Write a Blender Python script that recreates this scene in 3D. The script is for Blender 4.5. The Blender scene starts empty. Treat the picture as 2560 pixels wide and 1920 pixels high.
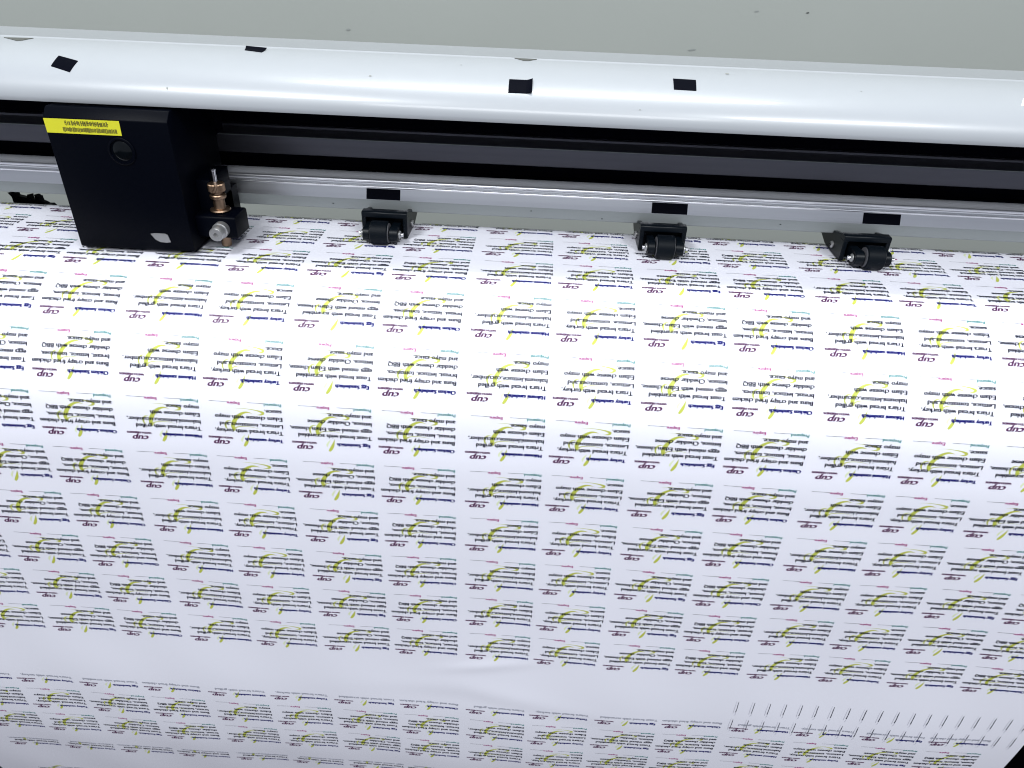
import bpy, bmesh, math, random
import numpy as np
from mathutils import Vector, Matrix

random.seed(7)
rng = np.random.default_rng(7)
sc = bpy.context.scene
col = sc.collection

# ------------------------------------------------------------------ camera
CAM = Vector((0.2804, 0.0, 0.193))
PITCH, YAW, ROLL, FPX = math.radians(33.3), math.radians(-1.5586), math.radians(3.2235), 1861.4
Xh = Vector((1, 0, 0))
Yp = Vector((0, math.cos(PITCH), -math.sin(PITCH)))
Zp = Vector((0, math.sin(PITCH), math.cos(PITCH)))
right0 = math.cos(YAW) * Xh - math.sin(YAW) * Yp
fwd = math.sin(YAW) * Xh + math.cos(YAW) * Yp
right = math.cos(ROLL) * right0 + math.sin(ROLL) * Zp
upv = math.cos(ROLL) * Zp - math.sin(ROLL) * right0
cd = bpy.data.cameras.new('camera')
cam = bpy.data.objects.new('camera', cd)
col.objects.link(cam)
M = Matrix((right, upv, -fwd)).transposed().to_4x4()
M.translation = CAM
cam.matrix_world = M
cd.sensor_fit = 'HORIZONTAL'
cd.sensor_width = 36.0
cd.lens = 36.0 * FPX / 2560.0
cd.clip_start = 0.01
cd.clip_end = 50.0
cd.dof.use_dof = True
cd.dof.focus_distance = 0.44
cd.dof.aperture_fstop = 16.0
sc.camera = cam

# ------------------------------------------------------------------ world, lamps, exposure
w = bpy.data.worlds.new('World')
sc.world = w
w.use_nodes = True
wb = w.node_tree.nodes['Background']
wb.inputs[0].default_value = (0.80, 0.86, 1.0, 1)
wb.inputs[1].default_value = 0.50
sc.view_settings.view_transform = 'Standard'
sc.view_settings.look = 'None'
sc.view_settings.exposure = 0.0
sc.view_settings.gamma = 1.0
sc.view_settings.use_curve_mapping = False
sc.cycles.filter_width = 1.05


def area_light(name, loc, target, sx, sy, power, color=(1, 1, 1)):
    l = bpy.data.lights.new(name, 'AREA')
    l.shape = 'RECTANGLE'
    l.size, l.size_y, l.energy, l.color = sx, sy, power, color
    o = bpy.data.objects.new(name, l)
    o.location = loc
    d = Vector(target) - Vector(loc)
    o.rotation_euler = d.to_track_quat('-Z', 'Y').to_euler()
    col.objects.link(o)
    return o


LC = (0.96, 0.99, 1.0)
area_light('ceiling_or_fill_panel', (-0.50, -0.62, 1.58), (0.15, 0.35, 0), 0.50, 0.20, 27, LC)
area_light('ceiling_or_fill_panel', (1.10, -0.80, 1.55), (0.40, 0.35, 0), 0.50, 0.20, 21, LC)
area_light('ceiling_or_fill_panel', (0.25, -2.2, 1.9), (0.25, 0.3, 0), 1.6, 0.5, 26, LC)  # fill lamp added far in front so light reaches the rail
area_light('ceiling_or_fill_panel', (0.25, 0.66, 1.75), (0.25, 0.74, 0), 1.2, 0.15, 22.0, LC)  # fill lamp added close to the wall to brighten it below the rail


# ------------------------------------------------------------------ materials
def mat(name, rgb, rough=0.5, metal=0.0, spec=0.5, noise=0.0, nscale=200.0, bump=0.0, bscale=400.0,
        stretch=None, coat=0.0, rough_noise=0.0):
    m = bpy.data.materials.new(name)
    m.use_nodes = True
    nt = m.node_tree
    b = nt.nodes['Principled BSDF']
    b.inputs['Base Color'].default_value = (*rgb, 1)
    b.inputs['Roughness'].default_value = rough
    b.inputs['Metallic'].default_value = metal
    b.inputs['Specular IOR Level'].default_value = spec
    b.inputs['Coat Weight'].default_value = coat
    b.inputs['Coat Roughness'].default_value = 0.11
    if noise or bump or rough_noise:
        tc = nt.nodes.new('ShaderNodeTexCoord')
        mp = nt.nodes.new('ShaderNodeMapping')
        if stretch:
            mp.inputs['Scale'].default_value = stretch
        nt.links.new(tc.outputs['Object'], mp.inputs['Vector'])
    if noise:
        n = nt.nodes.new('ShaderNodeTexNoise')
        n.inputs['Scale'].default_value = nscale
        n.inputs['Detail'].default_value = 6
        nt.links.new(mp.outputs[0], n.inputs['Vector'])
        mx = nt.nodes.new('ShaderNodeMix')
        mx.data_type = 'RGBA'
        mx.inputs['A'].default_value = (*[c * (1 - noise) for c in rgb], 1)
        mx.inputs['B'].default_value = (*[min(1, c * (1 + noise)) for c in rgb], 1)
        nt.links.new(n.outputs['Fac'], mx.inputs['Factor'])
        nt.links.new(mx.outputs['Result'], b.inputs['Base Color'])
    if rough_noise:
        n3 = nt.nodes.new('ShaderNodeTexNoise')
        n3.inputs['Scale'].default_value = nscale
        n3.inputs['Detail'].default_value = 4
        nt.links.new(mp.outputs[0], n3.inputs['Vector'])
        mr = nt.nodes.new('ShaderNodeMapRange')
        mr.inputs['To Min'].default_value = rough - rough_noise
        mr.inputs['To Max'].default_value = rough + rough_noise
        nt.links.new(n3.outputs['Fac'], mr.inputs['Value'])
        nt.links.new(mr.outputs[0], b.inputs['Roughness'])
    if bump:
        n2 = nt.nodes.new('ShaderNodeTexNoise')
        n2.inputs['Scale'].default_value = bscale
        n2.inputs['Detail'].default_value = 4
        nt.links.new(mp.outputs[0], n2.inputs['Vector'])
        bp = nt.nodes.new('ShaderNodeBump')
        bp.inputs['Strength'].default_value = bump
        bp.inputs['Distance'].default_value = 0.0003
        nt.links.new(n2.outputs['Fac'], bp.inputs['Height'])
        nt.links.new(bp.outputs[0], b.inputs['Normal'])
    return m


M_paper = mat('sticker_vinyl', (0.79, 0.79, 0.865), 0.36, noise=0.015, nscale=900, bump=0.10, bscale=1500, spec=0.5)
M_text = mat('ink_navy_black', (0.002, 0.004, 0.022), 0.36, spec=0.16)
M_title = mat('ink_navy', (0.001, 0.003, 0.13), 0.36, spec=0.16)
M_purple = mat('ink_purple', (0.080, 0.012, 0.070), 0.36, spec=0.32)
M_magenta = mat('ink_magenta', (0.33, 0.006, 0.17), 0.36, spec=0.3)
M_teal = mat('ink_teal', (0.006, 0.20, 0.19), 0.36, spec=0.3)
M_lime = mat('ink_lime', (0.47, 0.51, 0.085), 0.36, spec=0.35)
M_palelime = mat('ink_pale_lime', (0.70, 0.76, 0.50), 0.38)
M_faint = mat('ink_faded_grey', (0.36, 0.37, 0.43), 0.38)
M_mid = mat('ink_half_faded', (0.10, 0.11, 0.16), 0.38)
M_cut = mat('cut_line_dark', (0.010, 0.013, 0.03), 0.6)
M_ghost = mat('pressed_line_grey', (0.50, 0.50, 0.57), 0.5)
M_cover = mat('white_satin_metal', (0.335, 0.352, 0.375), 0.32, noise=0.02, nscale=60, bump=0.04, bscale=700, spec=0.5, coat=0.35)
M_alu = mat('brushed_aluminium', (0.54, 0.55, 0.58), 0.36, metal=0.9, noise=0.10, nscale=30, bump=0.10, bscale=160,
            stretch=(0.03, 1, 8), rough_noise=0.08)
M_alutone = mat('aluminium_baked_tone', (0.26, 0.28, 0.285), 0.55, metal=0.35, noise=0.08, nscale=30, bump=0.2, bscale=160,
                stretch=(0.03, 1, 8))  # shade of the rail's vertical face put into the colour; also upper lip highlight
M_alutop = mat('aluminium_baked_light', (0.88, 0.89, 0.93), 0.45, metal=0.35, noise=0.08, nscale=30, bump=0.06, bscale=160,
               stretch=(0.03, 1, 8))  # lightened colour makes up for light lost under the cover
M_lip = mat('lip_baked_highlight', (0.9, 0.9, 0.93), 0.30, metal=0.9)  # brighter colour paints the highlight along the rail edges
M_aludark = mat('aluminium_baked_shade', (0.12, 0.12, 0.14), 0.38, metal=0.75, noise=0.12, nscale=30, bump=0.2,
                bscale=160, stretch=(0.03, 1, 8))  # the cover's shade on the upper rail is put into this dark colour
M_black = mat('black_plastic', (0.0006, 0.0011, 0.0032), 0.42, spec=0.05, noise=0.15, nscale=500, bump=0.15, bscale=1800)
M_dark = mat('black_recess', (0.001, 0.001, 0.004), 0.8, spec=0.03)
M_blackmetal = mat('black_painted_metal', (0.0018, 0.0035, 0.006), 0.36, spec=0.15, bump=0.1, bscale=900)
M_rubber = mat('black_rubber', (0.0018, 0.0035, 0.006), 0.5, spec=0.10, bump=0.2, bscale=1200)
M_tape = mat('black_tape', (0.0006, 0.001, 0.004), 0.55, spec=0.03, bump=0.2, bscale=500)
M_tapeback = mat('tape_underside', (0.075, 0.078, 0.07), 0.6)
M_silver = mat('polished_steel', (0.72, 0.72, 0.74), 0.18, metal=1.0, noise=0.05, nscale=300)
M_satin = mat('satin_steel', (0.40, 0.40, 0.40), 0.42, metal=0.8, noise=0.06, nscale=400)
M_brass = mat('copper_brass', (0.30, 0.205, 0.14), 0.40, metal=1.0, noise=0.12, nscale=500)
M_yellow = mat('yellow_sticker', (0.58, 0.56, 0.02), 0.5, noise=0.04, nscale=300)
M_smear = mat('smudged_black_print', (0.13, 0.12, 0.012), 0.5)
M_hub = mat('dull_hub_plastic', (0.10, 0.10, 0.11), 0.5)
M_glass = mat('dark_lens', (0.001, 0.002, 0.003), 0.15, spec=0.25)
M_wall = mat('pale_wall_paint', (0.335, 0.357, 0.335), 0.75, noise=0.035, nscale=9, bump=0.15, bscale=260)
M_spot = mat('wall_scuff', (0.24, 0.25, 0.23), 0.8)
M_wear = mat('wall_wear', (0.26, 0.28, 0.27), 0.8)
M_floor = mat('dark_floor_paint', (0.018, 0.006, 0.010), 0.7, noise=0.4, nscale=5)


# ------------------------------------------------------------------ helpers
def tag(o, label=None, cat=None, group=None, kind=None):
    if label: o['label'] = label
    if cat: o['category'] = cat
    if group: o['group'] = group
    if kind: o['kind'] = kind
    return o


def link(name, me, parent=None):
    o = bpy.data.objects.new(name, me)
    col.objects.link(o)
    if parent: o.parent = parent
    return o


def empty(name, loc=(0, 0, 0)):
    o = bpy.data.objects.new(name, None)
    o.location = loc
    o.empty_display_size = 0.02
    col.objects.link(o)
    return o


def obj(name, bm, mats, parent=None, smooth=None):
    me = bpy.data.meshes.new(name)
    bmesh.ops.recalc_face_normals(bm, faces=bm.faces)
    bm.to_mesh(me)
    bm.free()
    for m in (mats if isinstance(mats, (list, tuple)) else [mats]):
        me.materials.append(m)
    if smooth is not None:
        me.polygons.foreach_set('use_smooth', [True] * len(me.polygons))
        me.set_sharp_from_angle(angle=math.radians(smooth))
    return link(name, me, parent)


def BM(): return bmesh.new()


def bevel_all(bm, geom_edges, r, seg=2):
    bmesh.ops.bevel(bm, geom=geom_edges, offset=r, segments=seg, affect='EDGES', profile=0.5, clamp_overlap=True)


def box(bm, x0, x1, y0, y1, z0, z1, r=0.0, seg=2, mi=0):
    b2 = bmesh.new()
    bmesh.ops.create_cube(b2, size=1.0, matrix=Matrix.Translation(((x0 + x1) / 2, (y0 + y1) / 2, (z0 + z1) / 2)) @
                          Matrix.Diagonal((x1 - x0, y1 - y0, z1 - z0, 1)))
    if r: bevel_all(b2, list(b2.edges), r, seg)
    merge(bm, b2, mi)


def merge(bm, b2, mi=0):
    vm = {v: bm.verts.new(v.co) for v in b2.verts}
    for f in b2.faces:
        nf = bm.faces.new([vm[v] for v in f.verts])
        nf.material_index = mi
    b2.free()


def prism(bm, poly, x0, x1, r=0.0, seg=2, mi=0, nx=1):
    """closed (y, z) outline swept along x"""
    b2 = bmesh.new()
    rings = []
    for k in range(nx + 1):
        x = x0 + (x1 - x0) * k / nx
        rings.append([b2.verts.new((x, y, z)) for y, z in poly])
    n = len(poly)
    for a, b in zip(rings[:-1], rings[1:]):
        for i in range(n):
            b2.faces.new((a[i], a[(i + 1) % n], b[(i + 1) % n], b[i]))
    b2.faces.new(rings[0][::-1])
    b2.faces.new(rings[-1])
    bmesh.ops.recalc_face_normals(b2, faces=b2.faces)
    if r: bevel_all(b2, list(b2.edges), r, seg)
    merge(bm, b2, mi)


def lathe(bm, prof, origin, axis='z', n=32, mi=0, knurl=None):
    """prof: list of (radius, height) ; axis direction vector or 'x','y','z'"""
    ax = {'x': Vector((1, 0, 0)), 'y': Vector((0, 1, 0)), 'z': Vector((0, 0, 1))}.get(axis, axis)
    if not isinstance(ax, Vector): ax = Vector(ax)
    ax = ax.normalized()
    a = ax.orthogonal().normalized()
    b = ax.cross(a)
    o = Vector(origin)
    rings = []
    for j, (r, h) in enumerate(prof):
        ring = []
        for k in range(n):
            t = 2 * math.pi * k / n
            rr = r
            if knurl and knurl[0] <= j <= knurl[1]: rr = r * (1 - 0.05 * (k % 2))
            ring.append(bm.verts.new(o + ax * h + (a * math.cos(t) + b * math.sin(t)) * rr))
        rings.append(ring)
    for p, q in zip(rings[:-1], rings[1:]):
        for k in range(n):
            f = bm.faces.new((p[k], p[(k + 1) % n], q[(k + 1) % n], q[k]))
            f.material_index = mi
    bm.faces.new(rings[0][::-1]).material_index = mi
    bm.faces.new(rings[-1]).material_index = mi


# ------------------------------------------------------------------ setting
bm = BM()
box(bm, -2.5, 3.0, 0.85, 0.95, -0.9, 2.2)
wall = tag(obj('wall', bm, M_wall), kind='structure')
bm = BM()
box(bm, -2.5, 3.0, -3.0, 0.848, -1.0, -0.9)
tag(obj('floor', bm, M_floor), kind='structure')

# ------------------------------------------------------------------ sheet surface
S = np.array([-0.12, -0.04, -0.024, -0.016, -0.010, 0.0, 0.03667, 0.07334, 0.11001, 0.14668, 0.18335, 0.22002, 0.25669,
              0.29336, 0.33003, 0.3667, 0.4332, 0.46987, 0.50654, 0.54321, 0.6097, 0.76])
SY = np.array([0.497, 0.495, 0.4935, 0.4898, 0.4843, 0.4743, 0.4372, 0.4004, 0.3682, 0.3467, 0.3389, 0.3374, 0.3369,
               0.3372, 0.3378, 0.338, 0.3383, 0.3404, 0.3436, 0.3488, 0.36, 0.4])
SZ = np.array([-0.102, -0.022, -0.006, 0.0, 0.0018, 0.002, 0.0027, 0.0004, -0.0171, -0.0463, -0.0819, -0.1186, -0.1555,
               -0.1924, -0.2293, -0.266, -0.3325, -0.369, -0.4054, -0.4411, -0.5065, -0.65])


def herm(P, s):
    h = np.diff(S)
    d = np.diff(P) / h
    m = np.empty(len(P))
    m[0], m[-1] = d[0], d[-1]
    m[1:-1] = (d[:-1] * h[1:] + d[1:] * h[:-1]) / (h[1:] + h[:-1])
    k = np.clip(np.searchsorted(S, s, side='right') - 1, 0, len(S) - 2)
    t = (s - S[k]) / h[k]
    return ((2 * t**3 - 3 * t**2 + 1) * P[k] + (t**3 - 2 * t**2 + t) * h[k] * m[k]
            + (-2 * t**3 + 3 * t**2) * P[k + 1] + (t**3 - t**2) * h[k] * m[k + 1])


def wave(x, s):
    """small real waves and creases of the hanging sheet, along its normal"""
    g = lambda a, b: np.exp(-(a * a) / (2 * b * b))
    ramp = 1 / (1 + np.exp(-(s - 0.2) / 0.03))
    d = ramp * (0.0011 * np.sin(x * 9.0 + 1.2) * np.cos(s * 6) + 0.0006 * np.sin(x * 23 + s * 14 + 0.5)
                + 0.00030 * np.sin(x * 61 - s * 35))
    # crease across the blank band
    c = 0.402 + 0.25 * (x - 0.24) ** 1 * (x > 0.24) + 0.06 * (x < 0.24) * (0.24 - x)
    d = d + 0.00045 * g(s - c, 0.008) * g(x - 0.27, 0.055) - 0.0003 * g(s - c - 0.012, 0.008) * g(x - 0.27, 0.06)
    d = d + 0.0006 * g(s - (0.377 - 0.20 * (x - 0.25)), 0.004) * g(x - 0.26, 0.022)
    return d


def surf(x, s, off=0.0):
    x = np.asarray(x, float)
    s = np.asarray(s, float)
    y, z = herm(SY, s), herm(SZ, s)
    e = 1e-4
    ty, tz = (herm(SY, s + e) - herm(SY, s - e)), (herm(SZ, s + e) - herm(SZ, s - e))
    L = np.hypot(ty, tz)
    ny, nz = tz / L, -ty / L      # outward: up on the platen, towards the viewer on the drop
    d = wave(x, s) + off
    return np.stack([x, y + ny * d, z + nz * d], -1)


SX0, SX1 = -0.194, 0.663
xs = np.linspace(SX0, SX1, 240)
ss = np.concatenate([np.arange(-0.12, -0.03, 0.01), np.arange(-0.03, 0.20, 0.001), np.arange(0.20, 0.76, 0.002)])
gx, gs = np.meshgrid(xs, ss)
P = surf(gx.ravel(), gs.ravel())
nx_, ns_ = len(xs), len(ss)
idx = np.arange(nx_ * ns_).reshape(ns_, nx_)
q = np.stack([idx[:-1, :-1], idx[1:, :-1], idx[1:, 1:], idx[:-1, 1:]], -1).reshape(-1, 4)
me = bpy.data.meshes.new('sticker_sheet')
me.from_pydata(P.tolist(), [], q.tolist())
me.materials.append(M_paper)
me.polygons.foreach_set('use_smooth', [True] * len(me.polygons))
sheet = link('sticker_sheet', me)
tag(sheet, 'wide glossy white vinyl sheet printed with rows of upside-down sandwich labels', 'sticker sheet')

# ------------------------------------------------------------------ printed labels
_cache = {}


def text_mesh(s, bold=0.0, shear=0.0, res=2):
    key = (s, bold, shear)
    if key in _cache: return _cache[key]
    c = bpy.data.curves.new('t', 'FONT')
    c.body = s
    c.size = 1.0
    c.offset = bold
    c.shear = shear
    c.resolution_u = res
    o = bpy.data.objects.new('t', c)
    col.objects.link(o)
    bpy.context.view_layer.update()
    dg = bpy.context.evaluated_depsgraph_get()
    m = o.evaluated_get(dg).to_mesh()
    v = np.empty(len(m.vertices) * 3)
    m.vertices.foreach_get('co', v)
    v = v.reshape(-1, 3)[:, :2].copy()
    polys = [tuple(p.vertices) for p in m.polygons]
    o.evaluated_get(dg).to_mesh_clear()
    bpy.data.objects.remove(o)
    bpy.data.curves.remove(c)
    v[:, 0] -= v[:, 0].min()
    _cache[key] = (v, polys)
    return _cache[key]


CAPH = np.ptp(text_mesh('B')[0][:, 1])


class Flat:
    """flat print in millimetres: a = distance in +x from the logo centre, b = distance up the sheet"""

    def __init__(s):
        s.v, s.f, s.m, s.o, s.n = [], [], [], [], 0

    def add(s, v, polys, mi, off):
        s.v.append(v)
        s.o.append(np.full(len(v), off))
        s.f += [tuple(i + s.n for i in p) for p in polys]
        s.m += [mi] * len(polys)
        s.n += len(v)

    def text(s, body, a0, b0, width, cap, mi, off=0.00020, bold=0.0, shear=0.0, rise=0.0):
        v, polys = text_mesh(body, 0.0, shear)
        kx = width / v[:, 0].max()
        ky = cap / CAPH
        n = 1 if bold == 0 else (2 if bold < 0.2 else 3)
        for k in range(n):
            t = 0 if n == 1 else (k / (n - 1) - 0.5)
            a = a0 - v[:, 0] * kx + t * bold
            b = b0 - v[:, 1] * ky + (t if k != 1 or n == 2 else 0.3) * bold * 0.4
            s.add(np.stack([a, b], -1), polys, mi, off + 0.00002 * k)

    def stroke(s, pts, ws, mi, off):
        pts = np.array(pts, float)
        # smooth the path
        t = np.arange(len(pts))
        tt = np.linspace(0, len(pts) - 1, (len(pts) - 1) * 6 + 1)
        k = np.clip(tt.astype(int), 0, len(pts) - 2)
        u = (tt - k)[:, None]
        m = np.gradient(pts, axis=0)
        p = ((2 * u**3 - 3 * u**2 + 1) * pts[k] + (u**3 - 2 * u**2 + u) * m[k] + (-2 * u**3 + 3 * u**2) * pts[k + 1]
             + (u**3 - u**2) * m[k + 1])
        wd = np.interp(tt, t, ws) * (0.80 if mi in (5, 6) else 1)
        d = np.gradient(p, axis=0)
        d /= np.linalg.norm(d, axis=1)[:, None] + 1e-9
        nn = np.stack([-d[:, 1], d[:, 0]], -1) * wd[:, None] / 2
        v = np.concatenate([p + nn, p - nn])
        n = len(p)
        s.add(v, [(i, i + 1, n + i + 1, n + i) for i in range(n - 1)], mi, off)

    def build(s, name, x0, s0, mats, parent):
        """x0, s0: lists of placements of this print (one mesh)"""
        fv = np.concatenate(s.v)
        fo = np.concatenate(s.o)
        V, F, MI = [], [], []
        for k, (xx, s1) in enumerate(zip(x0, s0)):
            V.append(surf(xx + fv[:, 0] / 1000, s1 - fv[:, 1] / 1000, fo))
            F += [tuple(i + k * s.n for i in p) for p in s.f] if k else s.f
            MI += s.m
        return V, F, MI


def make_mesh(name, V, F, MI, mats, parent):
    me = bpy.data.meshes.new(name)
    me.from_pydata(np.concatenate(V).tolist(), [], F)
    for m in mats: me.materials.append(m)
    me.polygons.foreach_set('material_index', MI)
    me.update()
    return link(name, me, parent)


INKS = [M_text, M_title, M_purple, M_magenta, M_teal, M_lime, M_palelime, M_faint, M_mid]
KINDS = {
    0: ('Chicken Sandwhich', 23.5, ['Buns and crispy fried chicken', 'breast, lettuce, tomatoes,',
                                   'cheddar cheese with BBQ', 'and mayo sauce.'], [44.5, 39.9, 39.6, 25.4], 37.0, 37.1),
    1: ('Haloumi sandwhich', 23.0, ['Triara bread with grilled', 'haloumi,lettuce,cucumber,', 'Edam cheese with',
                                   'mayo sauce.'], [38.5, 43.4, 29.0, 19.9], 37.0, 37.5),
    2: ('Turkey sandwhich', 22.2, ['Triara bread with turkey,', 'Lettuce, tomatoes,and', 'Edam cheese with mayo',
                                  'sauce.'], [40.0, 37.0, 39.3, 10.0], 36.8, 37.3),
    3: ('Egg Sandwhich', 19.1, ['Toast bread with scrambled', 'eggs mixed with Edam cheese,', 'lettuce, Cheddar cheese',
                               'and mayo sauce.'], [42.9, 47.7, 37.2, 25.6], 38.5, 39.7),
}


def label_flat(kind, lines=4, fade=0):
    ttl, tw, body, ws, a_t, a_b = KINDS[kind]
    F = Flat()
    dx = 1.0 if kind == 3 else 0.0
    full = lines == 4
    # logo: lower-case word in heavy italic over a small capital line
    F.text('cup', 4.7, 1.3, 9.2, 3.6, 2, bold=0.55, shear=0.32)
    F.text('WITH FRIENDS', 7.1, 4.0, 14.4, 1.25, 2, bold=0.36)
    # leaf
    F.stroke([(13.3 + dx, -1.9), (14.4 + dx, -0.3), (15.4 + dx, 1.6), (16.2 + dx, 3.8), (16.9 + dx, 6.2)],
             [1.5, 2.3, 2.2, 1.3, 0.15], 5, 0.00008)
    F.stroke([(14.6 + dx, 5.9), (13.2 + dx, 4.0), (12.3 + dx, 2.2), (12.6 + dx, 0.8)], [0.15, 1.3, 1.6, 0.2], 6, 0.00006)
    F.text(ttl, a_t, 4.0, tw, 2.20, 1, bold=0.46)
    if full or lines >= 3:
        # swirl
        F.stroke([(4.9, 8.8), (3.8, 10.6), (4.0, 12.8), (5.4, 14.4), (7.4, 14.6)], [0.3, 1.2, 1.3, 0.9, 0.2], 5, 0.00007)
        F.stroke([(8.7, 8.3), (8.1, 11.0), (9.0, 14.0), (11.4, 17.5), (14.5, 19.9), (17.4, 20.6), (20.4, 20.0)],
                 [1.6, 2.9, 3.2, 2.6, 1.8, 1.1, 0.1], 5, 0.00008)
        F.stroke([(8.8, 9.6), (11.0, 10.9), (15.1, 11.5), (19.6, 11.2), (23.6, 10.2)], [1.2, 0.6, 0.4, 0.25, 0.05], 5, 0.00007)
    elif lines == 2:
        F.stroke([(8.7, 8.3), (8.1, 11.0), (9.0, 13.6)], [1.6, 2.9, 2.2], 5, 0.00008)
    if full:
        F.stroke([(10.5, 22.5), (14.2, 22.9), (19.0, 22.6), (23.6, 21.9), (26.6, 20.7), (25.6, 19.7), (23.0, 19.2)],
                 [0.05, 0.25, 0.4, 0.9, 1.9, 1.2, 0.1], 5, 0.00007)
    bl = [9.4, 13.7, 18.4, 22.9]
    for k in range(lines):
        ink = 0
        if not full: ink = 7 if k == lines - 1 else (0 if k < lines - 2 or lines == 2 else 8)
        F.text(body[k], a_b + (0.3 if k else 0), bl[k], ws[k], 2.50, ink, bold=0.32)
    if full:
        F.text('Prepared', a_b + 0.2, 26.8, 10.0, 1.8, 4, bold=0.19)
        F.text('...............', a_b - 10.2, 26.8, 9.3, 1.8, 0, bold=0.10)
        F.text('Expire', a_b - 24.0, 26.8, 7.2, 1.8, 3, bold=0.19)
        F.text('................', a_b - 31.5, 26.8, 10.2, 1.8, 0, bold=0.10)
    return F


PX = 0.05
CORR = {0: 0.6, 1: 1.3, 2: 0.0, 3: -0.4}
flats = {(k, 4): label_flat(k) for k in range(4)}
rows = [(-1, 4)] + [(i, 4) for i in range(11)]
row_s = {r: r * 0.03667 for r, _ in rows}
place = []
for r, n in rows:
    for i in range(-3, 13):
        place.append((i, row_s[r], 4))
for s_, n in ((0.4332, 1), (0.46987, 4), (0.50654, 4), (0.54321, 2), (0.6097, 3), (0.64637, 4)):
    for i in range(-3, 13):
        place.append((i, s_, n))


def proj(p):
    d = Vector(p) - CAM
    zf = d.dot(fwd)
    return 1280 + FPX * d.dot(right) / zf, 960 - FPX * d.dot(upv) / zf, zf


seen = []
for (i, s_, n) in place:
    kind = i % 4
    x0 = i * PX + (CORR[kind] - 0.3) / 1000
    c0 = surf([x0 - 0.008, x0 + 0.04, x0 - 0.008, x0 + 0.04], [s_ - 0.026, s_ - 0.026, s_ + 0.002, s_ + 0.002])
    pr = [proj(p) for p in c0]
    us, vs = [p[0] for p in pr], [p[1] for p in pr]
    if max(us) < -60 or min(us) > 2620 or min(vs) > 1960: continue
    area = (max(us) - min(us)) * abs(np.mean(vs[2:]) - np.mean(vs[:2]))
    iu = max(0, min(2560, max(us)) - max(0, min(us))) / (max(us) - min(us))
    if s_ < 0.0: area *= 0.01
    seen.append((area * iu, i, kind, x0, s_, n))
seen.sort(key=lambda t: -t[0])
KNAME = {0: 'chicken', 1: 'haloumi', 2: 'turkey', 3: 'egg'}
restV, restF, restM, nrest = [], [], [], 0
for k, (a, i, kind, x0, s_, n) in enumerate(seen):
    if (kind, n) not in flats: flats[(kind, n)] = label_flat(kind, n)
    F = flats[(kind, n)]
    V, Fc, MI = F.build('x', [x0], [s_], INKS, sheet)
    if k < 100:
        o = make_mesh('printed_label', V, Fc, MI, INKS, sheet)
    else:
        restF += [tuple(q_ + nrest for q_ in p) for p in Fc]
        restV += V
        restM += MI
        nrest += F.n
o = make_mesh('printed_label', restV, restF, restM, INKS, sheet)
tag(o, kind='stuff')

# knife test strokes near the right edge: dark slits with a pressed ghost beside each
for row, (sa, sb) in enumerate(((0.3960, 0.4093), (0.4182, 0.4312))):
    for k in range(19):
        x = 0.4447 + 0.01163 * k
        F = Flat()
        j = [random.uniform(-.12, .12) for _ in range(4)]
        L = (sb - sa) * 1000
        fade = 0.7 + 0.3 * min(1, k / 8)
        F.stroke([(j[0], 0), (j[1], -L * .33), (j[2] + .1, -L * .66), (j[3], -L)], [0.25, 0.62 * fade, 0.5 * fade, 0.75 * fade], 0, 0.00018)
        F.stroke([(-1.6 + j[1], 1), (-1.7 + j[2], -L * .5), (-1.6 + j[0], -L - 1.5)], [0.1, 0.35, 0.4], 1, 0.00010)
        F.stroke([(j[3], -L - 0.8), (0.3, -L - 2.2), (-0.6, -L - 4.0)], [0.3, 0.5, 0.2], 1, 0.00010)
        V, Fc, MI = F.build('x', [x], [sa], None, None)
        make_mesh('knife_mark', V, Fc, MI, [M_cut, M_ghost], sheet)

# ------------------------------------------------------------------ the cutting plotter
plotter = empty('cutting_plotter', (0.25, 0.50, -0.9))
tag(plotter, 'white and silver vinyl cutting plotter with black carriage above the printed sheet', 'cutting plotter')
PO = Vector((0.25, 0.50, -0.9))


def part(name, bm, mats, parent=None, smooth=None):
    """mesh built in world coordinates, parented without moving"""
    par = parent or plotter
    o = obj(name, bm, mats, par, smooth)
    o.matrix_parent_inverse = Matrix.Identity(4)
    base = Vector(PO)
    for v in o.data.vertices: v.co -= base
    o.location = (0, 0, 0) if par is not plotter else (0, 0, 0)
    return o


XA, XB = -0.42, 1.02
# platen under the sheet and the black body below it
bm = BM()
pp = []
for s_ in np.linspace(-0.022, 0.150, 60):
    e = 1e-4
    ty, tz = float(herm(SY, s_ + e) - herm(SY, s_ - e)), float(herm(SZ, s_ + e) - herm(SZ, s_ - e))
    L = math.hypot(ty, tz)
    pp.append((float(herm(SY, s_)) - tz / L * 0.0025, float(herm(SZ, s_)) + ty / L * 0.0025))
prism(bm, pp + [(0.375, -0.060), (0.489, -0.060)], XA, XB, 0)
part('platen', bm, M_satin, smooth=40)
bm = BM()
prism(bm, [(0.375, -0.0605), (0.4885, -0.0605), (0.4985, -0.0605), (0.4985, -0.03), (0.540, -0.03), (0.540, -0.145), (0.375, -0.145)], XA, XB, 0)
part('lower_housing', bm, M_black)
for x in (-0.36, 0.78):
    bm = BM()
    box(bm, x, x + 0.14, 0.40, 0.50, -0.90, -0.1455, 0.004)
    part('stand_leg', bm, M_black, smooth=40)

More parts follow.
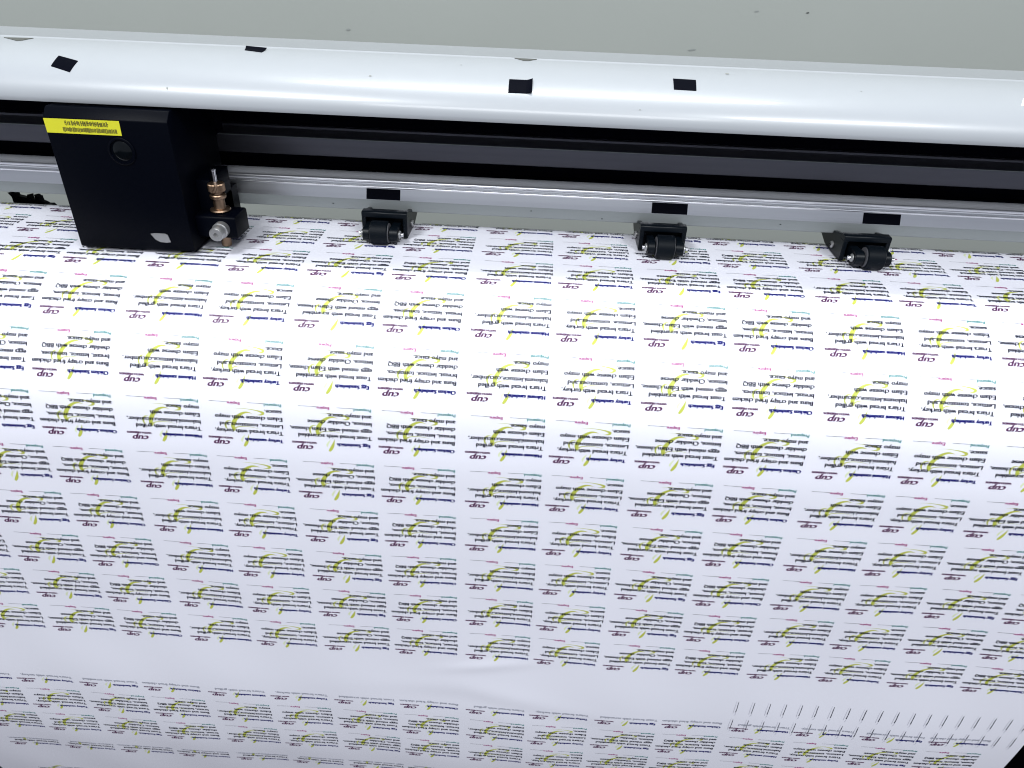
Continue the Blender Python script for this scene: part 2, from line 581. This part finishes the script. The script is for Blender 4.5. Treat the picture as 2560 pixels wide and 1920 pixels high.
# lower aluminium rail
lower = [(0.500, 0.0137), (0.4755, 0.0137), (0.475, 0.0142), (0.475, 0.0211), (0.4778, 0.0277), (0.4779, 0.0283),
         (0.4785, 0.0286), (0.4795, 0.0282), (0.4800, 0.0280), (0.4806, 0.0296), (0.4806, 0.0311), (0.4812, 0.0318),
         (0.4822, 0.0318), (0.4830, 0.0311), (0.4860, 0.0306), (0.4900, 0.0318), (0.4930, 0.0324), (0.4970, 0.0324),
         (0.5005, 0.0312), (0.5005, 0.0137)]
bm = BM()
prism(bm, lower, XA, XB, 0)
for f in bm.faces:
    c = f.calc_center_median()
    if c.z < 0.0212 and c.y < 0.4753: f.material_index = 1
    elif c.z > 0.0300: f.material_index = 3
rail = part('lower_rail', bm, [M_alu, M_alutone, M_silver, M_alutop], smooth=28)
for (y_, z_, r_) in ((0.4786, 0.0284, 0.0009), (0.4812, 0.0314, 0.0013)):
    bm = BM()
    lathe(bm, [(r_, XA), (r_, XB)], (0, y_, z_), 'x', 16)
    part('rail_lip', bm, M_lip, rail, smooth=60)
# black back channel between the rails
bm = BM()
prism(bm, [(0.5008, 0.0140), (0.5008, 0.030), (0.514, 0.030), (0.514, 0.1050), (0.520, 0.1050), (0.520, 0.0140)], XA, XB, 0)
part('back_channel', bm, M_dark)
# drive belt in the channel
bm = BM()
box(bm, XA + .01, XB - .01, 0.5085, 0.5095, 0.0345, 0.0395)
part('drive_belt', bm, M_dark)
# upper rail
upper = [(0.5135, 0.0415), (0.4975, 0.0415), (0.4970, 0.0420), (0.4970, 0.0518), (0.4973, 0.0529), (0.4981, 0.0532),
         (0.4990, 0.0528), (0.5020, 0.0530), (0.5085, 0.0560), (0.5090, 0.0572), (0.5135, 0.0572)]
bm = BM()
prism(bm, upper, XA, XB, 0)
part('upper_rail', bm, M_aludark, smooth=28)

bm = BM()
lathe(bm, [(0.0006, XA), (0.0006, XB)], (0, 0.4980, 0.0529), 'x', 12)  # thin strip added to draw the highlight on the upper rail's edge
part('rail_lip', bm, M_alutone, smooth=60)

# cover: curved white sheet metal with thickness, flat top, folded back edge
NT = 28
outer = [(0.4205, 0.0880)] + [(0.468 - 0.048 * math.cos(a), 0.0894 + 0.0236 * math.sin(a)) for a in
                             [math.pi / 2 * k / NT for k in range(NT + 1)]]
outer += [(0.4690, 0.1134), (0.4700, 0.1130), (0.502, 0.1130), (0.504, 0.1126), (0.5055, 0.1112), (0.522, 0.1075), (0.523, 0.1060), (0.523, 0.085)]
inner = [(y + (0.0016 if y < 0.46 else 0), max(z - 0.0018, 0.0872) if y > 0.4206 else z) for y, z in outer]
inner = [(0.4222, 0.0880)] + [(0.4695 - 0.0472 * math.cos(a), 0.0894 + 0.0216 * math.sin(a)) for a in
                             [math.pi / 2 * k / NT for k in range(NT + 1)]] + [(0.5030, 0.1110), (0.5205, 0.1065), (0.5215, 0.085)]
bm = BM()
prism(bm, outer + inner[::-1], XA - 0.02, XB + 0.02, 0)
cover = part('top_cover', bm, M_cover, smooth=30)


def cover_pt(t):
    """point and normal on the cover at arc length t from its lower front edge"""
    acc = 0
    pl = [(0.468 - 0.048 * math.cos(a), 0.0894 + 0.0236 * math.sin(a)) for a in [math.pi / 2 * k / 24 for k in range(25)]]
    pl.append((0.504, 0.113))
    for (a, b), (c, d) in zip(pl[:-1], pl[1:]):
        L = math.hypot(c - a, d - b)
        if t <= acc + L or (c, d) == pl[-1]:
            f = (t - acc) / L
            return a + (c - a) * f, b + (d - b) * f, -(d - b) / L, (c - a) / L
        acc += L


def cover_patch(corners, name, m, lift=0.0003, curl=0.0, parent=None, thick=0.0003, back=None):
    """corners (x,t): quad draped on the cover; curl lifts its right/top end"""
    bm = BM()
    c = [Vector(p) for p in corners]
    N = 8
    g = []
    for j in range(N + 1):
        rowv = []
        for i in range(N + 1):
            u, v = i / N, j / N
            p = (c[0] * (1 - u) + c[1] * u) * (1 - v) + (c[3] * (1 - u) + c[2] * u) * v
            y, z, ny, nz = cover_pt(p.y)
            l = lift + curl * max(0, u - 0.72) ** 1.5 * 4 if curl > 0 else lift + (-curl) * max(0, 0.6 - v) ** 1.5 * 2
            rowv.append((p.x, y + ny * l, z + nz * l))
        g.append(rowv)
    top = [[bm.verts.new(p) for p in r] for r in g]
    bot = [[bm.verts.new((p[0], p[1] + 0.0, p[2] - thick)) for p in r] for r in g]
    for j in range(N):
        for i in range(N):
            bm.faces.new((top[j][i], top[j][i + 1], top[j + 1][i + 1], top[j + 1][i]))
            f = bm.faces.new((bot[j][i], bot[j + 1][i], bot[j + 1][i + 1], bot[j][i + 1]))
            f.material_index = 1 if back else 0
    for k in range(N):
        bm.faces.new((top[0][k], bot[0][k], bot[0][k + 1], top[0][k + 1]))
        bm.faces.new((top[N][k], top[N][k + 1], bot[N][k + 1], bot[N][k]))
        bm.faces.new((top[k][0], top[k + 1][0], bot[k + 1][0], bot[k][0]))
        bm.faces.new((top[k][N], bot[k][N], bot[k + 1][N], top[k + 1][N]))
    return part(name, bm, [m, back] if back else [m], parent or cover)


cover_patch([(0.0025, 0.0294), (0.0153, 0.0251), (0.0137, 0.0161), (0.0018, 0.0199)], 'tape_square', M_tape)
cover_patch([(0.1018, 0.0545), (0.1150, 0.0518), (0.1137, 0.0460), (0.1028, 0.0488)], 'tape_square', M_tape, curl=-0.0010, back=M_tapeback)
cover_patch([(0.2582, 0.0262), (0.2712, 0.0262), (0.2713, 0.0158), (0.2582, 0.0158)], 'tape_square', M_tape, curl=0.0020)
cover_patch([(0.3492, 0.0345), (0.3618, 0.0341), (0.3612, 0.0236), (0.3489, 0.0239)], 'tape_square', M_tape)
cover_patch([(-0.0425, 0.0530), (-0.0255, 0.0545), (-0.0285, 0.0485), (-0.0310, 0.0470)], 'tape_square', M_tapeback)
cover_patch([(0.2575, 0.0600), (0.2725, 0.0580), (0.2680, 0.0530), (0.2650, 0.0527)], 'tape_square', M_tapeback)
cover_patch([(0.5362, 0.0233), (0.5480, 0.0250), (0.5510, 0.0330), (0.5395, 0.0300)], 'white_sticker', M_paper)

# black tape strips on the sloping lip of the lower rail, one above each pinch roller
for (xa, xb) in ((0.1636, 0.1861), (0.3522, 0.3755), (0.4893, 0.5133)):
    bm = BM()
    box(bm, xa, xb, 0, 0.0004, 0.0001, 0.0070, 0.00015, 1)
    for v in bm.verts:
        yy, zz = v.co.y, v.co.z
        v.co.y = 0.4750 + zz * 0.390 - 0.00032 + (yy * 0.9)
        v.co.z = 0.0211 + zz * 0.921 + 0.00012
    part('black_tape_strip', bm, M_tape, rail)


# ---- pinch rollers
def screw(name, x, y, z, dirx, r, parent, m=M_satin):
    bm = BM()
    s = 1 if dirx > 0 else -1
    lathe(bm, [(r * 0.9, 0), (r, 0.0002), (r, 0.0008), (r * 0.75, 0.0014), (r * 0.3, 0.0016)], (x, y, z), (s, 0, 0), 20)
    # cross slot standing as two dark bars
    for a in (0, 1):
        dy, dz = (r * 0.55, r * 0.13) if a else (r * 0.13, r * 0.55)
        x0_, x1_ = sorted((x + s * 0.0015, x + s * 0.00175))
        box(bm, x0_, x1_, y - dy, y + dy, z - dz, z + dz, mi=1)
    return part(name, bm, [m, M_dark], parent, smooth=40)


def pinch_roller(xb, xc, wx):
    hw = 0.0147
    bm = BM()
    # cap plate
    prism(bm, [(0.4540, 0.0165), (0.4540, 0.0196), (0.4548, 0.0204), (0.4605, 0.0204), (0.4612, 0.0196), (0.4612, 0.0165)], xb - hw, xb + hw, 0.0004, 1)
    # two cheeks running back under the rail
    for s in (-1, 1):
        x0_, x1_ = sorted((xb + s * hw, xb + s * (hw - 0.0028)))
        prism(bm, [(0.4542, 0.0036), (0.4542, 0.0168), (0.4600, 0.0168), (0.4612, 0.0190), (0.4745, 0.0160), (0.4745, 0.0134), (0.507, 0.0134), (0.505, 0.0100),
                   (0.484, 0.0032), (0.470, 0.0030)], x0_, x1_, 0.0003, 1)
    box(bm, xb - hw + 0.0028, xb + hw - 0.0028, 0.4600, 0.4612, 0.0040, 0.0164)
    root = part('pinch_roller', bm, M_blackmetal, smooth=35)
    # fork carrying the wheel
    bm = BM()
    box(bm, xc - 0.0108, xc + 0.0108, 0.4540, 0.4600, 0.0050, 0.0092, 0.0006)
    yc, zc = 0.4458, 0.0093
    for s in (-1, 1):
        xa = wx + s * 0.0063 if True else 0
        x0_, x1_ = sorted((wx + s * 0.0062, xc + s * 0.0112))
        pr = [(0.4600, 0.0125)] + [(yc - 0.0048 * math.sin(a), zc + 0.0048 * math.cos(a)) for a in
                                   [math.pi * k / 10 for k in range(11)]] + [(0.4600, 0.0055)]
        pr = [(y, max(z, 0.0036)) for y, z in pr]
        prism(bm, pr, x0_, x1_, 0.0004, 1)
    part('roller_fork', bm, M_blackmetal, root, smooth=35)
    bm = BM()
    r = 0.0076
    lathe(bm, [(0.0028, -0.0057), (r * 0.80, -0.0057), (r * 0.82, -0.0050), (r * 0.9, -0.0056), (r, -0.0050), (r, 0.0050),
               (r * 0.9, 0.0056), (r * 0.82, 0.0050), (r * 0.80, 0.0057), (0.0028, 0.0057)], (wx, yc, 0.0024 + r), 'x', 40)
    wh = part('rubber_wheel', bm, M_rubber, root, smooth=40)
    for s in (-1, 1):
        bm = BM()
        lathe(bm, [(0.0055, -0.0002), (0.0063, -0.0002), (0.0063, 0.0003), (0.0055, 0.0003)], (wx + s * 0.0056, yc, 0.0024 + r), 'x', 36)
        part('wheel_hub_ring', bm, M_hub, root, smooth=40)
    bm = BM()
    lathe(bm, [(0.0013, -0.0142), (0.0013, 0.0142)], (xc, yc, zc), 'x', 16)
    part('axle', bm, M_silver, root, smooth=40)
    for s in (-1, 1):
        screw('axle_screw', xc + s * 0.0113, yc, zc, s, 0.0026, root)
        screw('side_screw', xb + s * hw, 0.4700, 0.0080, s, 0.0023, root)
    return root


pinch_roller(0.1793, 0.1786, 0.1780)
pinch_roller(0.3583, 0.3593, 0.3590)
pinch_roller(0.4868, 0.4881, 0.4890)

# ---- carriage
CX0, CX1, CF, CT = 0.0005, 0.0708, 0.4125, 0.0816
bm = BM()
b2 = bmesh.new()
prof_c = [(CF, 0.0052), (CF, CT), (CF + 0.0048, CT + 0.0050), (0.473, CT + 0.0050), (0.473, 0.040), (0.462, 0.0300), (0.462, 0.0060)]
prism(bm, prof_c, CX0, CX1, 0.0006, 2)
carr = part('carriage', bm, M_black, smooth=35)
# lower black shoe behind the front plate
bm = BM()
box(bm, 0.012, 0.0706, 0.416, 0.456, 0.0038, 0.0051, 0.0003, 1)
box(bm, 0.052, 0.0800, 0.438, 0.470, 0.0055, 0.0300, 0.001, 2)
part('carriage_foot', bm, M_black, carr, smooth=35)
# bearing block reaching the rails
bm = BM()
box(bm, 0.006, 0.066, 0.4732, 0.4960, 0.0560, 0.0850, 0.001)
part('bearing_block', bm, M_dark, carr)
# yellow sticker
bm = BM()
vs_ = [bm.verts.new(p) for p in ((0.0009, CF - 0.00025, 0.0811), (0.0437, CF - 0.00025, 0.0813), (0.0434, CF - 0.00025, 0.0733), (0.0009, CF - 0.00025, 0.0733))]
bm.faces.new(vs_)
ext = bmesh.ops.extrude_face_region(bm, geom=list(bm.faces))
bmesh.ops.translate(bm, vec=(0, 0.00022, 0), verts=[v for v in ext['geom'] if isinstance(v, bmesh.types.BMVert)])
stk = part('yellow_sticker', bm, M_yellow, carr)
bm = BM()
yq = CF - 0.00033
x = 0.0125
while x < 0.0360:                     # first smudged line
    wdt = random.uniform(0.0003, 0.0010)
    zc = 0.0790 + random.uniform(-.0002, .0002)
    h = random.uniform(0.0009, 0.0014)
    box(bm, x, x + wdt, yq, yq + 0.00006, zc - h, zc + h)
    if random.random() < .6: box(bm, x + wdt, x + wdt + .0005, yq, yq + 0.00006, zc - .0002, zc + .0004)
    x += wdt + random.uniform(0.0001, 0.0006)
x = 0.0106
while x < 0.0412:                     # second smudged line
    wdt = random.uniform(0.00025, 0.0008)
    zc = 0.0755 + random.uniform(-.0001, .0001)
    h = random.uniform(0.0009, 0.0013)
    box(bm, x, x + wdt, yq, yq + 0.00006, zc - h, zc + h)
    x += wdt + random.uniform(0.00008, 0.0003)
part('smudged_print', bm, M_smear, stk)
# lens, small hole, LED window
bm = BM()
lc = (0.0412, CF, 0.0646)
lathe(bm, [(0.0078, 0.0012), (0.0078, -0.0006), (0.0074, -0.0009), (0.0066, -0.0009), (0.0064, 0.0004), (0.0058, 0.0012)], lc, 'y', 40)
part('lens_ring', bm, M_black, carr, smooth=40)
bm = BM()
for k in range(1):
    lathe(bm, [(0.0063, 0.0004), (0.0050, -0.0003), (0.0032, -0.0008), (0.0012, -0.0010)], lc, 'y', 36)
part('lens', bm, M_glass, carr, smooth=60)
bm = BM()
lathe(bm, [(0.0016, 0.0001), (0.0016, -0.0002)], (0.0397, CF, 0.0741), 'y', 24)
part('indicator_hole', bm, M_dark, carr)
# grey window near the foot of the plate
bm = BM()
pts = [(-0.0058, 0.0026), (-0.0030, 0.0031), (0.0030, 0.0031), (0.0046, 0.0024), (0.0056, -0.0022), (0.0030, -0.0026), (-0.0008, -0.0024), (-0.0036, -0.0008)]
vv = [bm.verts.new((0.0518 + a, CF - 0.0004, 0.0130 + b)) for a, b in pts]
bm.faces.new(vv)
ext = bmesh.ops.extrude_face_region(bm, geom=list(bm.faces))
bmesh.ops.translate(bm, vec=(0, 0.0006, 0), verts=[v for v in ext['geom'] if isinstance(v, bmesh.types.BMVert)])
part('grey_window', bm, M_satin, carr)

# ---- pen block and blade holder
PX_, PY_ = 0.0838, 0.4300
bm = BM()
prism(bm, [(0.4200, 0.0120), (0.4200, 0.0245), (0.4215, 0.0255), (0.4380, 0.0255), (0.4400, 0.0240), (0.4400, 0.0110)], 0.0712, 0.0960, 0.0008, 2)
box(bm, 0.0712, 0.0800, 0.4300, 0.4600, 0.0090, 0.0440, 0.0008)
pen = part('tool_clamp', bm, M_black, carr, smooth=35)
bm = BM()
zt = 0.0
lathe(bm, [(0.0026, 0.0030), (0.0030, 0.0034), (0.0031, 0.0120), (0.0031, 0.0250), (0.0058, 0.0258), (0.0062, 0.0264),
           (0.0058, 0.0272), (0.0036, 0.0276), (0.0034, 0.0290), (0.0034, 0.0335), (0.0046, 0.0338), (0.0048, 0.0344),
           (0.0048, 0.0356), (0.0044, 0.0362), (0.0030, 0.0364), (0.0028, 0.0374), (0.0046, 0.0378), (0.0050, 0.0384),
           (0.0050, 0.0422), (0.0046, 0.0428), (0.0020, 0.0430)], (PX_, PY_, 0), 'z', 72, knurl=(16, 19))
part('blade_holder', bm, M_brass, carr, smooth=28)
bm = BM()
lathe(bm, [(0.0014, 0.0431), (0.0014, 0.0500), (0.0017, 0.0502), (0.0017, 0.0512), (0.0012, 0.0515)], (PX_ - 0.0002, PY_, 0), 'z', 24)
part('holder_pin', bm, M_silver, carr, smooth=40)
bm = BM()
# thumb screw pointing at the viewer
lathe(bm, [(0.0040, -0.0010), (0.0047, -0.0004), (0.0048, 0.0010), (0.0048, 0.0040), (0.0043, 0.0046), (0.0042, 0.0052), (0.0042, 0.0094),
           (0.0038, 0.0102), (0.0014, 0.0102), (0.0010, 0.0086)], (0.0872, 0.4200, 0.0180), (-0.02, -1, -0.02), 40)
part('thumb_screw', bm, M_satin, carr, smooth=35)

# ------------------------------------------------------------------ ragged black scrap behind the sheet
bm = BM()
prof_s = [(-0.1165, -0.0290), (-0.1165, -0.0075), (-0.1180, -0.0040), (-0.1160, -0.0058), (-0.1155, -0.0030), (-0.1145, -0.0022), (-0.1130, -0.0030), (-0.1128, -0.0060),
          (-0.1100, -0.0064), (-0.1050, -0.0072), (-0.1042, -0.0050), (-0.1030, -0.0050), (-0.1028, -0.0078), (-0.0990, -0.0084),
          (-0.0985, -0.0045), (-0.0978, -0.0050), (-0.0970, -0.0062), (-0.0958, -0.0056), (-0.0950, -0.0088), (-0.0930, -0.0100), (-0.0920, -0.0114),
          (-0.0890, -0.0112), (-0.0865, -0.0130), (-0.0860, -0.0290)]
prof_s = [(x + 0.009, z + 0.004 if z > -0.02 else z) for x, z in prof_s]
v0 = [bm.verts.new((x, 0.510 + 0.0005 * math.sin(i * 2.1), z)) for i, (x, z) in enumerate(prof_s)]
v1 = [bm.verts.new((x + 0.0004, 0.5145 + 0.0008 * math.sin(i * 1.3), z - 0.0006)) for i, (x, z) in enumerate(prof_s)]
n = len(prof_s)
bm.faces.new(v0); bm.faces.new(v1[::-1])
for i in range(n): bm.faces.new((v0[i], v0[(i + 1) % n], v1[(i + 1) % n], v1[i]))
scrap = obj('black_scrap', bm, M_tape)
tag(scrap, 'small ragged black scrap showing beneath the rail left of the carriage', 'scrap')

# ------------------------------------------------------------------ marks on wall, cover and rail
def ellipse(bm, c, u, v, n=14):
    bm.faces.new([bm.verts.new(Vector(c) + Vector(u) * math.cos(2 * math.pi * k / n) * (1 + .15 * math.sin(3 * k)) +
                               Vector(v) * math.sin(2 * math.pi * k / n)) for k in range(n)])


for (x, z, a, b, m) in ((0.537, 0.103, 0.0015, 0.0005, M_rubber), (0.486, 0.1025, 0.0022, 0.0006, M_wear),
                        (0.066, 0.069, 0.0022, 0.0010, M_wear), (0.427, 0.0640, 0.0040, 0.0008, M_wear),
                        (0.20, 0.118, 0.0016, 0.0006, M_wear)):
    bm = BM()
    ellipse(bm, (x, 0.8494, z), (a, 0, 0.15 * a), (0, 0, b))
    obj('scuff_mark', bm, m, wall)
for (x, t, a, b) in ((0.3807, 0.0448, 0.0011, 0.0009), (0.1810, 0.0237, 0.0007, 0.0005), (0.3304, 0.0089, 0.0005, 0.0003),
                     (0.0698, 0.0088, 0.0004, 0.0007), (0.452, 0.030, 0.0005, 0.0003), (0.23, 0.040, 0.0006, 0.0004)):
    y, z, ny, nz = cover_pt(t)
    bm = BM()
    ellipse(bm, (x, y + ny * 0.0002, z + nz * 0.0002), (a, 0, 0), (0, -nz * b, ny * b))
    part('speck', bm, M_spot, cover)
for (x, z) in ((0.2732, 0.0187), (0.3203, 0.0157), (0.141, 0.0172), (0.437, 0.0180)):
    bm = BM()
    ellipse(bm, (x, 0.4748, z), (0.0006, 0, 0), (0, 0, 0.0003))
    part('speck', bm, M_dark, rail)
